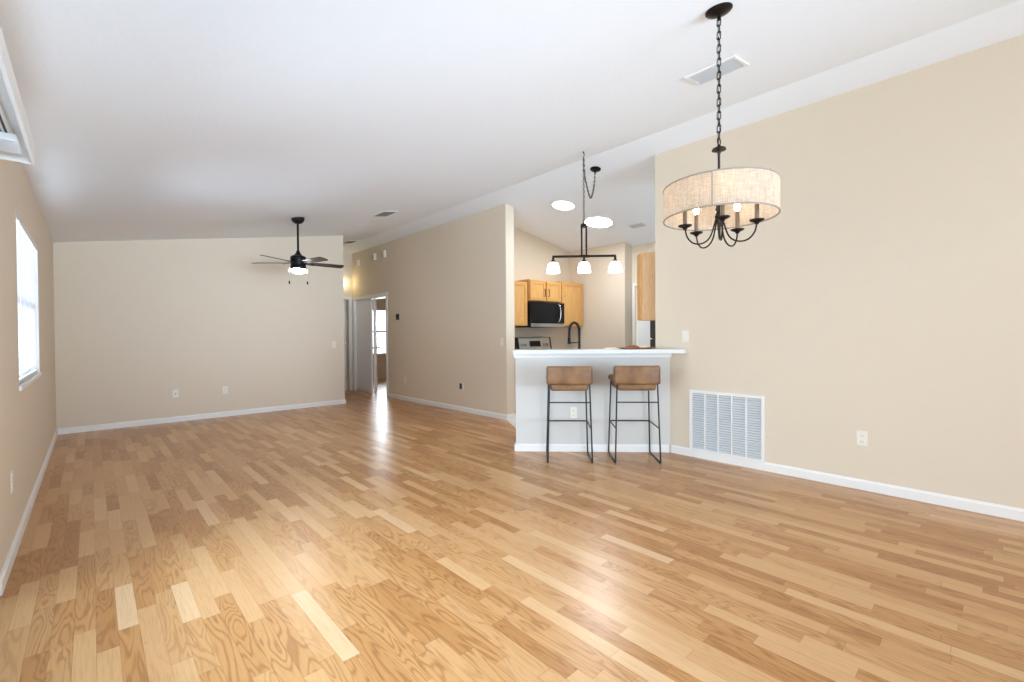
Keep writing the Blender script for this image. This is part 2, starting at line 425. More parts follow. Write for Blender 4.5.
def casing(name, axis, at, s0, s1, z1, w=.065, t=.014, sgn=-1, legs=(1, 1)):
    bm = bm_new(); a, b = sorted((at, at+sgn*t))
    def bx(p, q, z0, z1):
        if axis == 'x': box(bm, p, q, a, b, z0, z1, .003, 1)
        else: box(bm, a, b, p, q, z0, z1, .003, 1)
    if legs[0]: bx(s0-w, s0, 0, z1+w)
    if legs[1]: bx(s1, s1+w, 0, z1+w)
    bx(s0, s1, z1, z1+w)
    return struct(name, bm, 'white')
casing('trim_1', 'y', UR, 8.45, 9.97, 2.045)
casing('trim_2', 'x', 10.041, 3.47, 4.285, 2.06)
casing('trim_3', 'y', 6.71, 3.40, 4.17, 2.04, w=.045)
# door jamb linings
bm = bm_new(); box(bm, UR, UR+.163, 8.45, 8.465, 0, 2.045); box(bm, UR, UR+.163, 9.955, 9.97, 0, 2.045); box(bm, UR, UR+.163, 8.465, 9.955, 2.03, 2.045); struct('trim_4', bm, 'white')

# ------------------------------------------------------------------ doors
def panel_leaf(bm, W, H, t=.035, cols=2, rows=((.12, .62), (.72, 1.45), (1.55, 1.9))):
    """six-panel leaf in local x (width), y (thickness), z"""
    box(bm, 0, W, -t/2, t/2, 0, H, .002, 1)
    cw = (W-.1*(cols+1))/cols
    for s in (-1, 1):
        for c in range(cols):
            x0 = .1+c*(cw+.1)
            for z0, z1 in rows:
                y = s*t/2
                for (a, b, c0, c1) in ((x0, x0+.012, z0, z1), (x0+cw-.012, x0+cw, z0, z1), (x0, x0+cw, z0, z0+.012), (x0, x0+cw, z1-.012, z1)):
                    box(bm, a, b, min(y, y+s*.006), max(y, y+s*.006), c0, c1, .002, 1)
                box(bm, x0+.03, x0+cw-.03, min(y, y+s*.005), max(y, y+s*.005), z0+.03, z1-.03, .003, 1)
def lever(parent, x, z, name='door_handle'):
    bm = bm_new()
    for s in (-1, 1):
        m = Matrix.Translation((x, s*.018, z)) @ Matrix.Rotation(-s*PI/2, 4, 'X')
        lathe(bm, [(0, .001), (.028, .001), (.028, .008), (.011, .012), (.011, .035), (.024, .042), (.029, .055), (.024, .066), (0, .07)], 18, mtx=m)
    o = obj(name, bm, 'brass', parent, smooth=True); return o
# closed left leaf of the double door in the middle wall
bm = bm_new(); box(bm, -.018, .018, 9.215, 9.953, .005, 2.03, .002, 1)
d1 = struct('door_1', bm, 'doorw', loc=(UR+.06, 0, 0)); d1['label'] = 'closed white leaf of the double door in the middle wall'
bm = bm_new(); box(bm, -.03, -.018, 9.215, 9.953, .005, .085, .002, 1); obj('kick_board', bm, 'white', d1)
# open right leaf swung into the bedroom
bm = bm_new(); panel_leaf(bm, .72, 2.02)
d2 = struct('door_2', bm, 'doorw', loc=(UR+.10, 9.19, .006), rot=(0, 0, math.radians(61)))
d2['label'] = 'white door leaf swung open into the bright bedroom'
lever(d2, .655, .96)
# hall end door, barely ajar
bm = bm_new(); panel_leaf(bm, .76, 2.04)
d3 = struct('door_3', bm, 'doorw', loc=(3.475, 10.075, .006), rot=(0, 0, math.radians(4))); d3['label'] = 'white hall door standing slightly ajar'
bm = bm_new()
for z in (.25, 1.05, 1.82): tube(bm, [(.77, 0, z), (.77, 0, z+.09)], .009)
obj('hinge', bm, 'chrome', d3, smooth=True)
# kitchen six panel door
bm = bm_new(); panel_leaf(bm, .735, 2.0)
d4 = struct('door_4', bm, 'doorw', loc=(6.745, 3.407, .01), rot=(0, 0, PI/2)); d4['label'] = 'white six panel door beyond the kitchen'
lever(d4, .07, .95)
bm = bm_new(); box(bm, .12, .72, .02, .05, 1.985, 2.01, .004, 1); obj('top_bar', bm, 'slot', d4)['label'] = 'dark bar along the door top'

# sliding door frame in the left wall (its panes stand outside the picture)
bm = bm_new()
for y in (.35, 1.72, 3.09): box(bm, UL-.10, UL-.04, y, y+.06, 0, 2.04, .003, 1)
box(bm, UL-.10, UL-.04, .35, 3.15, 0, .04); box(bm, UL-.10, UL-.04, .35, 3.15, 1.98, 2.04)
sd = struct('door_5', bm, 'white')
bm = bm_new(); box(bm, UL-.072, UL-.066, .41, 1.72, .04, 1.98); box(bm, UL-.072, UL-.066, 1.78, 3.09, .04, 1.98); obj('pane', bm, 'pane', sd)

# unseen rear window, set far back to even out the fill light
bm = bm_new()
for x in (-.1, 1.27, 2.66, 4.03): box(bm, x, x+.07, VB-.09, VB-.03, .3, 2.4)
box(bm, -.1, 4.1, VB-.09, VB-.03, .3, .36); box(bm, -.1, 4.1, VB-.09, VB-.03, 2.34, 2.4)
struct('window_2', bm, 'white')

# added window in the right wall behind the camera, for fill light
bm = bm_new()
for y in (-4.7, -3.53, -2.36): box(bm, UR+.04, UR+.10, y, y+.06, .45, 2.1)
box(bm, UR+.04, UR+.10, -4.7, -2.3, .45, .51); box(bm, UR+.04, UR+.10, -4.7, -2.3, 2.04, 2.1)
struct('added_window', bm, 'white')

# ------------------------------------------------------------------ window with blind in the left wall
v0, v1, z0, z1 = WIN
bm = bm_new(); fx0, fx1 = UL-.10, UL-.05
for (a, b) in ((v0, v0+.045), (v1-.045, v1)): box(bm, fx0, fx1, a, b, z0, z1, .003, 1)
for (a, b) in ((z0, z0+.045), (z1-.045, z1), ((z0+z1)/2-.02, (z0+z1)/2+.02)): box(bm, fx0, fx1, v0+.045, v1-.045, a, b, .003, 1)
win = struct('window_1', bm, 'white')
bm = bm_new(); box(bm, UL-.078, UL-.074, v0+.045, v1-.045, z0+.045, z1-.045); obj('window_pane', bm, 'pane', win)
bm = bm_new(); box(bm, UL-.12, UL+.014, v0-.02, v1+.004, z0-.03, z0+.002, .006, 2); obj('window_sill', bm, 'white', win)
bm = bm_new()
box(bm, UL-.119, UL+.0, v0-.0, v0+.006, z0, z1); box(bm, UL-.119, UL, v1-.006, v1, z0, z1); box(bm, UL-.119, UL, v0, v1, z1-.006, z1); obj('window_reveal', bm, 'white', win)
bl = thing('window_blind', 'white horizontal slat blind hanging in the left wall window', 'blind', (UL-.022, (v0+v1)/2, z0))
hw = (v1-v0)/2-.012; HH = z1-z0
bm = bm_new(); box(bm, -.024, .02, -hw, hw, HH-.045, HH-.008, .003, 1); obj('headrail', bm, 'white', bl)
bm = bm_new(); nsl = 44
for i in range(nsl):
    zz = .06+i*(HH-.12)/(nsl-1); a = math.radians(66); dx, dz = .0125*math.cos(a), .0125*math.sin(a)
    q = [bm.verts.new(p) for p in ((-dx, -hw, zz-dz), (dx, -hw, zz+dz), (dx, hw, zz+dz), (-dx, hw, zz-dz))]
    q2 = [bm.verts.new(v.co+Vector((0, 0, -.0012))) for v in q]
    bm.faces.new(q); bm.faces.new(q2[::-1])
    for k in range(4): bm.faces.new((q[k], q2[k], q2[(k+1) % 4], q[(k+1) % 4]))
obj('slats', bm, 'slat', bl)
bm = bm_new(); box(bm, -.014, .014, -hw, hw, .012, .032, .004, 2); obj('bottom_rail', bm, 'white', bl)
bm = bm_new()
for y in (-.6, -.2, .2, .6):
    for x in (-.0135, .0135): tube(bm, [(x, y, .03), (x, y, HH-.04)], .0012, 5)
obj('ladder_cord', bm, 'white', bl)
bm = bm_new(); tube(bm, [(.024, -.66, HH-.05), (.03, -.66, HH-.75)], .004, 6); obj('wand', bm, 'white', bl)

# valance over the sliding door, with the vertical-blind track inside
vl = thing('window_valance', 'white box valance above the sliding door at the upper left corner', 'valance', (UL, 1.7, 2.075))
ye = 3.25-1.7
bm = bm_new(); box(bm, .136, .15, -1.6, ye, 0, .085, .002, 1); obj('front_board', bm, 'white', vl)
for y_ in (-1.6, ye-.014):
    bm = bm_new(); box(bm, .0005, .136, y_, y_+.014, 0, .085, .002, 1); obj('end_board', bm, 'white', vl)
bm = bm_new(); box(bm, .0005, .136, -1.586, ye-.014, .073, .085); obj('top_board', bm, 'white', vl)
bm = bm_new(); box(bm, .05, .095, -1.55, ye-.10, .035, .072, .003, 1); obj('track', bm, 'white', vl)
bm = bm_new()
for x in (.060, .078): box(bm, x, x+.007, -1.54, ye-.11, .030, .036)
obj('track_slot', bm, 'duct', vl)
bm = bm_new()
for i in range(9):
    y = ye-.16-i*.022; box(bm, .028, .112, y, y+.003, -.001, .031)
obj('vane_stack', bm, 'slat', vl)

# bedroom window
bm = bm_new()
for x in (5.75, 7.10): box(bm, x, x+.05, 12.24, 12.29, .69, 2.03)
for z in (.69, 1.98, 1.34): box(bm, 5.80, 7.10, 12.24, 12.29, z, z+.05)
w3 = struct('window_3', bm, 'white')
bm = bm_new(); box(bm, 5.80, 7.10, 12.262, 12.266, .74, 1.98); obj('window_pane', bm, 'pane', w3)
bm = bm_new(); box(bm, 5.7, 7.2, 12.15, 12.3, .665, .69, .004, 1); obj('window_sill', bm, 'white', w3)

# ------------------------------------------------------------------ peninsula
bm = bm_new(); prism(bm, [NT(4.761, -.221), (4.383, 2.316), (4.383, 2.482), (4.4, 2.4745), NT(4.881, -.221)], 0, 1.028)
struct('wall_peninsula', bm, 'penin')
bm = bm_new()
prism(bm, [NT(4.745, -.237), (4.3795, 2.2975), (4.383, 2.316), NT(4.761, -.221)], .985, 1.028)
prism(bm, [NT(4.745, -.237), NT(4.761, -.221), NT(4.881, -.221), NT(4.881, -.237)], .985, 1.028)
struct('trim_5', bm, 'white')
def rnd(c, a, b, r=.03, n=5):
    return [tuple(p) for p in [Vector(c)+(Vector(a)-Vector(c)).normalized()*r*(1-t)**2+(Vector(b)-Vector(c)).normalized()*r*t*t for t in [i/n for i in range(n+1)]]]
A_, B_ = NT(4.56, -.245), NT(4.93, -.245)
poly = rnd(B_, NT(4.93, 0), A_)+rnd(A_, B_, NT(4.56, .2))+[NT(4.56, 1.45), (4.382, 2.135), (4.382, 2.486), (4.4545, 2.486)]
bm = bm_new(); prism(bm, poly, 1.029, 1.071)
bt = obj('bar_countertop', bm, 'quartz', bevel=.004); tag(bt, 'long pale quartz bar countertop on the angled half wall', 'countertop')

PR = math.atan2(th.y, th.x)    # rotation of the peninsula frame: local x = t, local y = n
def PL(n, t, z=0): q = NT(n, t); return (q[0], q[1], z)
cab = thing('base_cabinet', 'oak base cabinet run behind the angled bar half wall', 'cabinet', PL(4.884, .5, .004), PR)
bm = bm_new(); box(bm, -.70, .74, 0, .57, .1, .868); box(bm, -.70, .74, 0, .50, 0, .1); obj('body', bm, 'oak', cab)
for i in range(3):
    x = -.69+i*.475; bm = bm_new(); box(bm, x, x+.465, .57, .588, .12, .70, .003, 1); d_ = obj('door', bm, 'oak', cab)
    bm = bm_new(); tube(bm, [(x+.42, .605, .55), (x+.42, .605, .65)], .005); tube(bm, [(x+.42, .588, .56), (x+.42, .606, .56)], .004); tube(bm, [(x+.42, .588, .64), (x+.42, .606, .64)], .004); obj('handle', bm, 'black', d_)
    bm = bm_new(); box(bm, x, x+.465, .57, .588, .715, .855, .003, 1); obj('drawer', bm, 'oak', cab)
bm = bm_new(); box(bm, -.72, .75, .001, .61, .869, .909, .004, 1)
ct = obj('kitchen_countertop', bm, 'quartz', loc=PL(4.884, .5, .004), rot=(0, 0, PR)); tag(ct, 'pale sink countertop behind the raised bar', 'countertop')

# faucet (spring style pull-down), stands on the sink counter
fc = thing('kitchen_faucet', 'black spring neck kitchen faucet rising behind the bar', 'faucet', PL(5.14, .485, .914), PR)
bm = bm_new(); lathe(bm, [(0, 0), (.028, 0), (.028, .012), (.022, .02), (.022, .09), (.016, .1), (0, .1)], 20); obj('base', bm, 'black', fc, smooth=True)
arch = [(0, 0, .09), (0, 0, .32)]+[(-.055+.055*math.cos(a), 0, .36+.085*math.sin(a)) for a in [i*PI/10 for i in range(11)]]+[(-.11, 0, .32), (-.112, 0, .27)]
bm = bm_new(); tube(bm, arch, .0075); obj('hose', bm, 'black', fc, smooth=True)
bm = bm_new(); sp_ = spline(arch, 8); hel = []
L_ = 0; acc = [0]
for a, b in zip(sp_, sp_[1:]): L_ += (b-a).length; acc.append(L_)
turns = 46
for i in range(turns*10):
    s = i/(turns*10)*L_; j = max(k for k in range(len(acc)) if acc[k] <= s+1e-9); j = min(j, len(sp_)-2)
    f = (s-acc[j])/max(1e-6, acc[j+1]-acc[j]); p = sp_[j].lerp(sp_[j+1], f); d = (sp_[j+1]-sp_[j]).normalized(); n1 = Vector((0, 1, 0)); n2 = d.cross(n1)
    a = 2*PI*i/10; hel.append(p+(n1*math.cos(a)+n2*math.sin(a))*.016)
tube(bm, hel, .0036, 5); obj('spring', bm, 'black', fc, smooth=True)
bm = bm_new(); tube(bm, [(-.112, 0, .275), (-.112, 0, .235), (-.112, 0, .205)], [.016, .018, .021], 16); obj('spray_head', bm, 'black', fc, smooth=True)
bm = bm_new(); tube(bm, [(0, 0, .22), (-.095, 0, .22)], .006); obj('holder_arm', bm, 'black', fc, smooth=True)
bm = bm_new(); tube(bm, [(.02, 0, .06), (.045, 0, .065), (.06, 0, .12)], .006); obj('lever', bm, 'black', fc, smooth=True)

# tray and cloths on the bar
tr = thing('serving_tray', 'shallow brown wooden tray lying on the right end of the bar', 'tray', PL(4.76, 1.04, 1.0712), PR)
bm = bm_new(); seg = 40; rings = []
for (f, z) in ((.9, 0), (1, .006), (1.03, .016), (1.0, .017), (.95, .007), (0, .005)):
    rings.append([bm.verts.new((.17*f*math.cos(2*PI*i/seg), .10*f*math.sin(2*PI*i/seg), z)) for i in range(seg)] if f else [bm.verts.new((0, 0, z))])
for a, b in zip(rings, rings[1:]):
    for i in range(seg):
        j = (i+1) % seg
        if len(b) == 1: bm.faces.new((a[i], a[j], b[0]))
        else: bm.faces.new((a[i], a[j], b[j], b[i]))
bm.faces.new(rings[0][::-1]); obj('dish', bm, 'wovn', tr, smooth=True)
for s in (-1, 1):
    bm = bm_new(); tube(bm, [(s*.165, -.03, .013), (s*.19, -.025, .018), (s*.19, .025, .018), (s*.165, .03, .013)], .004)
    obj('handle', bm, 'wovn', tr, smooth=True)
def cloth(name, label, m, loc, w, d, h, rz):
    bm = bm_new(); nx, ny = 16, 10; g = {}
    for i in range(nx+1):
        for j in range(ny+1):
            u_, v_ = i/nx*2-1, j/ny*2-1
            e = max(0, 1-abs(u_)**4)*max(0, 1-abs(v_)**4)
            z = h*(.35+.65*e*(.7+.3*math.sin(u_*9+v_*3)*math.cos(v_*7)))
            g[i, j] = bm.verts.new((u_*w/2, v_*d/2, z))
    fs = [bm.faces.new((g[i, j], g[i+1, j], g[i+1, j+1], g[i, j+1])) for i in range(nx) for j in range(ny)]
    r = bmesh.ops.extrude_face_region(bm, geom=fs)
    for v in r['geom']:
        if isinstance(v, bmesh.types.BMVert): v.co.z = 0
    o = obj(name, bm, m, smooth=60, loc=loc, rot=(0, 0, rz)); return tag(o, label, 'cloth')
cloth('folded_napkin', 'rust brown cloth folded in the wooden tray', 'rust', PL(4.758, 1.0, 1.0785), .12, .09, .036, PR+.1)
cloth('folded_napkin', 'cream knotted cloth at the right side of the wooden tray', 'cream', PL(4.758, 1.11, 1.0785), .07, .075, .036, PR-.2)
cloth('table_runner', 'pale cream cloth lying left of the tray on the bar', 'cream', PL(4.80, .78, 1.0712), .14, .10, .02, PR)

# ------------------------------------------------------------------ kitchen cabinets along the back wall
YB = 5.407
def door_leaf(name, parent, x0, x1, z0, z1, y, hx=None, hz=None, rail=.055):
    """shaker door facing -y with recessed panel"""
    bm = bm_new()
    box(bm, x0, x0+rail, y-.02, y, z0, z1, .002, 1); box(bm, x1-rail, x1, y-.02, y, z0, z1, .002, 1)
    box(bm, x0+rail, x1-rail, y-.02, y, z0, z0+rail, .002, 1); box(bm, x0+rail, x1-rail, y-.02, y, z1-rail, z1, .002, 1)
    d = obj(name, bm, 'oakh', parent)
    bm = bm_new(); box(bm, x0+rail-.002, x1-rail+.002, y-.012, y-.002, z0+rail-.002, z1-rail+.002); obj('panel', bm, 'oak', d)
    if hx is not None:
        bm = bm_new(); tube(bm, fillet([(hx, y-.02, hz-.055), (hx, y-.045, hz-.055), (hx, y-.045, hz+.055), (hx, y-.02, hz+.055)], .01), .005, 8); obj('handle', bm, 'black', d, smooth=True)
    return d
def upper(label, u0, u1, za, zb, depth, doors, hs=None):
    t = thing('wall_cabinet', label, 'cabinet', ((u0+u1)/2, YB, za), group=None); w2 = (u1-u0)/2; H = zb-za
    bm = bm_new(); box(bm, -w2, w2, -depth, -.001, 0, H, .002, 1); obj('body', bm, 'oak', t)
    wd = 2*w2/doors
    for i in range(doors):
        x0 = -w2+i*wd+.012; x1 = x0+wd-.024
        hx = hz = None
        if hs: hx, hz = hs[i][0], hs[i][1]
        door_leaf('door', t, x0, x1, .012, H-.012, -depth-.001, hx, hz)
    return t
upper('oak wall cabinet left of the black microwave', 4.60, 5.070, 1.372, 2.065, .31, 1)
upper('short two door oak cabinet above the microwave', 5.095, 5.860, 1.772, 2.115, .33, 2, [(-.05, .14), (.05, .14)])
upper('oak wall cabinet at the right of the microwave', 5.880, 6.470, 1.372, 2.145, .31, 1)

mw = thing('microwave', 'black and steel microwave mounted beneath the short oak cabinet', 'microwave', (5.475, YB, 1.352))
bm = bm_new(); box(bm, -.385, .385, -.37, -.002, 0, .408, .004, 1); obj('body', bm, 'plastblk', mw)
bm = bm_new(); box(bm, -.385, .25, -.41, -.371, .065, .405, .006, 2); dr = obj('door', bm, 'glassblk', mw)
bm = bm_new(); tube(bm, spline([(.225, -.412, .09), (.232, -.445, .13), (.236, -.458, .235), (.232, -.445, .34), (.225, -.412, .38)], 5), .010, 10); obj('handle', bm, 'chrome', dr, smooth=True)
bm = bm_new(); box(bm, .254, .385, -.41, -.371, .065, .405, .004, 2); obj('control_panel', bm, 'glassblk', mw)
bm = bm_new(); box(bm, -.385, .385, -.412, -.371, .0, .062, .005, 2); obj('bottom_trim', bm, 'steel', mw)

rg = thing('kitchen_range', 'stainless steel electric range with black top beneath the microwave', 'stove', (5.475, YB, .004))
bm = bm_new(); box(bm, -.38, .38, -.64, -.01, .03, .90, .004, 1)
for sx in (-.34, .34):
    for sy in (-.6, -.06): tube(bm, [(sx, sy, 0), (sx, sy, .035)], .018)
obj('body', bm, 'plastblk', rg)
bm = bm_new(); box(bm, -.38, .38, -.66, -.01, .90, .922, .004, 1); ckt = obj('cooktop', bm, 'glassblk', rg)
for bx_, by_ in ((-.2, -.5), (.2, -.5), (-.2, -.2), (.2, -.2)):
    bm = bm_new(); lathe(bm, [(.085, .9222), (.09, .9222), (.09, .923), (.085, .923), (.085, .9222)], 28, c=(bx_, by_, 0)); obj('burner_ring', bm, 'slot', ckt)
bm = bm_new(); box(bm, -.37, .37, -.69, -.641, .22, .86, .006, 2); od = obj('oven_door', bm, 'steel', rg)
bm = bm_new(); box(bm, -.26, .26, -.694, -.69, .36, .68); obj('oven_window', bm, 'glassblk', od)
bm = bm_new(); tube(bm, fillet([(-.32, -.69, .80), (-.32, -.735, .80), (.32, -.735, .80), (.32, -.69, .80)], .02), .011, 10); obj('handle', bm, 'chrome', od, smooth=True)
bm = bm_new(); box(bm, -.37, .37, -.69, -.641, .05, .205, .005, 1); obj('drawer', bm, 'steel', rg)
# backguard: sloped steel fascia with black ends and display
bm = bm_new(); prof = [(-.115, .925), (-.01, .925), (-.01, 1.185), (-.055, 1.185), (-.07, 1.175)]
for x0, x1 in ((-.40, -.375), (.375, .40)):
    bm = bm_new(); A = [bm.verts.new((x0, a, b)) for a, b in prof]; B = [bm.verts.new((x1, a, b)) for a, b in prof]
    bm.faces.new(A); bm.faces.new(B[::-1])
    for i in range(5): bm.faces.new((A[i], A[(i+1) % 5], B[(i+1) % 5], B[i]))
    obj('backguard_end', bm, 'plastblk', rg)
bm = bm_new(); A = [bm.verts.new((-.374, a, b)) for a, b in prof]; B = [bm.verts.new((.374, a, b)) for a, b in prof]
bm.faces.new(A); bm.faces.new(B[::-1])
for i in range(5): bm.faces.new((A[i], A[(i+1) % 5], B[(i+1) % 5], B[i]))
bk = obj('backguard', bm, 'steel', rg, bevel=.006)
def on_guard(x0, x1, f0, f1, m, name, th_=.004):
    bm = bm_new(); P0 = Vector((0, -.115, .925)); P1 = Vector((0, -.07, 1.175)); dd = (P1-P0); nn = Vector((0, -1, .18)).normalized()
    vs = []
    for lift in (.0005, th_):
        for x, f in ((x0, f0), (x1, f0), (x1, f1), (x0, f1)): vs.append(bm.verts.new(Vector((x, 0, 0))+P0+dd*f+nn*lift))
    for q in ((0, 1, 2, 3), (7, 6, 5, 4), (0, 4, 5, 1), (1, 5, 6, 2), (2, 6, 7, 3), (3, 7, 4, 0)): bm.faces.new([vs[i] for i in q])
    return obj(name, bm, m, bk)
on_guard(-.13, .13, .42, .80, 'glassblk', 'display')
for x in (-.30, -.22, .22, .30):
    bm = bm_new(); m_ = Matrix.Translation((x, -.092, 1.06)) @ Matrix.Rotation(math.radians(80), 4, 'X'); lathe(bm, [(0, 0), (.022, 0), (.02, .02), (0, .022)], 18, mtx=m_); obj('knob', bm, 'steel', bk, smooth=True)

def basecab(label, u0, u1):
    t = thing('base_cabinet', label, 'cabinet', ((u0+u1)/2, YB, .004)); w2 = (u1-u0)/2
    bm = bm_new(); box(bm, -w2, w2, -.57, -.001, .10, .868, .002, 1); obj('body', bm, 'oak', t)
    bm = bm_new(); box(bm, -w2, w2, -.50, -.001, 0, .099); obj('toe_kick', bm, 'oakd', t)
    door_leaf('door', t, -w2+.01, w2-.01, .12, .70, -.571, w2-.05, .60); bm = bm_new(); box(bm, -w2+.01, w2-.01, -.591, -.571, .715, .855, .003, 1); dw = obj('drawer', bm, 'oakh', t)
    bm = bm_new(); tube(bm, fillet([(-.05, -.591, .785), (-.05, -.615, .785), (.05, -.615, .785), (.05, -.591, .785)], .01), .005, 8); obj('handle', bm, 'black', dw, smooth=True)
    bm = bm_new(); box(bm, -w2, w2, -.61, -.001, .869, .909, .004, 1)
    c = obj('kitchen_countertop', bm, 'quartz', loc=((u0+u1)/2, YB, .004)); return c
c_ = basecab('narrow oak base cabinet between the middle wall end and the range', 4.62, 5.070); tag(c_, 'short pale countertop left of the range', 'countertop')
c_ = basecab('oak base cabinet right of the range in the kitchen corner', 5.882, 6.49); tag(c_, 'short pale countertop right of the range', 'countertop')

# angled wall cabinet at the right with its pale end panel towards the room
bm = bm_new(); prism(bm, [NT(4.86, 1.437), NT(5.46, 1.437), NT(5.46, 1.53), NT(4.86, 1.53)], 0, 0, [zc(NT(5, 1.437)[0])-.02]*4)
struct('wall_kitchen_angled', bm, 'wall')
uc = thing('wall_cabinet', 'tall pale oak cabinet end hanging at the right wall edge above the bar', 'cabinet', PL(5.061, 1.433, 1.378), PR)
bm = bm_new(); box(bm, -.265, 0, 0, .16, 0, .752, .002, 1); obj('body', bm, 'oakp', uc)
bm = bm_new(); box(bm, -.285, -.266, .004, .156, .006, .746, .003, 1); dd_ = obj('door', bm, 'oak', uc)

fr = thing('refrigerator', 'dark slate refrigerator glimpsed below the pale oak cabinet end', 'refrigerator', (6.33, 3.08, .004))
bm = bm_new(); box(bm, -.37, .30, -.35, .35, .03, 1.72, .01, 2); obj('body', bm, 'fridge', fr)
for i, (za, zb) in enumerate(((.04, 1.15), (1.165, 1.72))):
    bm = bm_new(); box(bm, -.425, -.375, -.35, .35, za, zb, .01, 2); d_ = obj('door', bm, 'fridge', fr)
    bm = bm_new(); zc0 = (.5, 1.1) if i == 0 else (1.2, 1.55); tube(bm, fillet([(-.425, -.29, zc0[0]), (-.47, -.29, zc0[0]), (-.47, -.29, zc0[1]), (-.425, -.29, zc0[1])], .02), .011, 8); obj('handle', bm, 'fridge', d_, smooth=True)
bm = bm_new(); box(bm, -.36, .29, -.33, .33, 0, .03); obj('plinth', bm, 'plastblk', fr)

# ------------------------------------------------------------------ bar stools
def make_stool():
    t = thing('bar_stool', 'brown leather low back bar stool, the left one, in front of the wall outlet', 'bar stool', PL(4.492, .314), PR, 'bar stools at the bar')
    r = .0075
    for sx in (-1, 1):
        for back in (True, False):
            bm = bm_new()
            y0, y1 = (-.19, -.165) if back else (.225, .185)
            yk = y0
            pts = [(sx*.190, y1, .752 if back else .742), (sx*.212, y0, .02), (sx*.212, y0*.98, r)]
            pts = fillet([(sx*.190, y1, .752 if back else .742), (sx*.211, y0, r), (sx*.211, y0*.82, r)], .03)
            tube(bm, pts, r); obj('leg', bm, 'iron', t, smooth=True)
        bm = bm_new(); tube(bm, [(sx*.211, -.19*.84, r), (sx*.211, .225*.84, r)], r); obj('floor_rail', bm, 'iron', t, smooth=True)
        bm = bm_new(); tube(bm, [(sx*.190, -.165, .745), (sx*.190, .185, .745)], r); obj('seat_rail', bm, 'iron', t, smooth=True)
    def xat(z): return .190+(.211-.190)*(.75-z)/.75
    def yb(z): return -(.165+.025*(.75-z)/.75)
    def yf(z): return (.185+.038*(.75-z)/.75)
    z = .578; bm = bm_new(); tube(bm, [(-xat(z), yb(z), z), (xat(z), yb(z), z)], .006); obj('back_crossbar', bm, 'iron', t, smooth=True)
    z = .335; bm = bm_new(); tube(bm, fillet([(-xat(z), yb(z), z-.005), (-xat(z), yf(z)-.01, z), (xat(z), yf(z)-.01, z), (xat(z), yb(z), z-.005)], .035), .0065); obj('footrest', bm, 'iron', t, smooth=True)
    bm = bm_new(); box(bm, -.180, .180, -.165, .20, .686, .756, .022, 4); obj('seat_base', bm, 'leather', t, smooth=60)
    bm = bm_new(); box(bm, -.212, .212, -.15, .245, .752, .812, .026, 5); se = obj('seat', bm, 'leather', t, smooth=60)
    bm = bm_new(); tube(bm, fillet([(-.2125, -.12, .784), (-.2125, .2, .784)], .01), .0025, 6); tube(bm, [(.2125, -.12, .784), (.2125, .2, .784)], .0025, 6); obj('piping', bm, 'leather', se, smooth=True)
    # backrest: padded band with rounded corners, slightly curved
    bm = bm_new(); box(bm, -.218, .218, -.205, -.140, .748, .925, .020, 4)
    bmesh.ops.subdivide_edges(bm, edges=[e for e in bm.edges if abs((e.verts[0].co-e.verts[1].co).x) > .2], cuts=8)
    for v in bm.verts: v.co.y += .022*(v.co.x/.218)**2
    br = obj('backrest', bm, 'leather', t, smooth=60)
    for s in (-1, 1):
        bm = bm_new(); tube(bm, [(s*.202, -.186, .78), (s*.202, -.186, .90)], .002, 5)
        obj('seam', bm, 'leather', br)
    return t
st = make_stool()
s2 = copy_tree(st); s2.location = PL(4.512, .954)
s2['label'] = 'brown leather low back bar stool, the right one, nearer the wall grille'

# ------------------------------------------------------------------ wall plates
def plate(name, label, cat, loc, rotz, kind='outlet', w=.07, h=.115, group=None):
    t = thing(name, label, cat, loc, rotz, group)      # local -y faces the room
    bm = bm_new(); box(bm, -w/2, w/2, -.006, -.0005, -h/2, h/2, .002, 2); obj('cover_plate', bm, 'plate', t)
    if kind == 'outlet':
        for s in (-1, 1):
            bm = bm_new(); box(bm, -.017, .017, -.008, -.006, s*.024-.014, s*.024+.014, .002, 2); so = obj('socket', bm, 'plate', t)
            bm = bm_new(); box(bm, -.008, -.006, -.0086, -.0079, s*.024-.005, s*.024+.005); box(bm, .006, .008, -.0086, -.0079, s*.024-.005, s*.024+.005); box(bm, -.002, .002, -.0086, -.0079, s*.024-.011, s*.024-.007); obj('slot', bm, 'slot', so)
    elif kind == 'switch':
        bm = bm_new(); box(bm, -.016, .016, -.010, -.006, -.033, .033, .002, 2); obj('rocker', bm, 'plate', t)
    elif kind == 'coax':
        bm = bm_new(); m_ = Matrix.Translation((0, -.006, 0)) @ Matrix.Rotation(PI/2, 4, 'X'); lathe(bm, [(0, 0), (.007, 0), (.007, .01), (0, .01)], 14, mtx=m_); obj('jack', bm, 'slot', t)
    return t
RW = PI/2*3   # plate on a wall facing -x:  local -y -> -x
def on_negx(u, v, z): return (u, v, z)
plate('wall_outlet', 'white outlet low on the right wall beyond the grille', 'outlet', (UR, .722, .40), -PI/2)
plate('light_switch', 'white switch on the right wall just above the bar end', 'switch', (UR, 2.147, 1.20), -PI/2, 'switch')
t_ = plate('wall_outlet', 'white outlet with a dark plug low on the middle wall', 'outlet', (UR, 5.90, .41), -PI/2)
bm = bm_new(); box(bm, -.035, -.001, -.035, -.008, -.045, .045, .005, 2); obj('plug', bm, 'slot', t_)
plate('wall_outlet', 'faint outlet low on the middle wall near the bedroom doorway', 'outlet', (UR, 7.71, .39), -PI/2)
plate('light_switch', 'pale switch on the middle wall near its end by the bar', 'switch', (UR, 4.93, 1.13), -PI/2, 'switch')
plate('wall_outlet', 'small wall jack at the left of two low on the far wall', 'outlet', (.889, VF, .41), 0, 'coax')
plate('wall_outlet', 'outlet at the right of two low on the far wall', 'outlet', (1.507, VF, .41), 0)
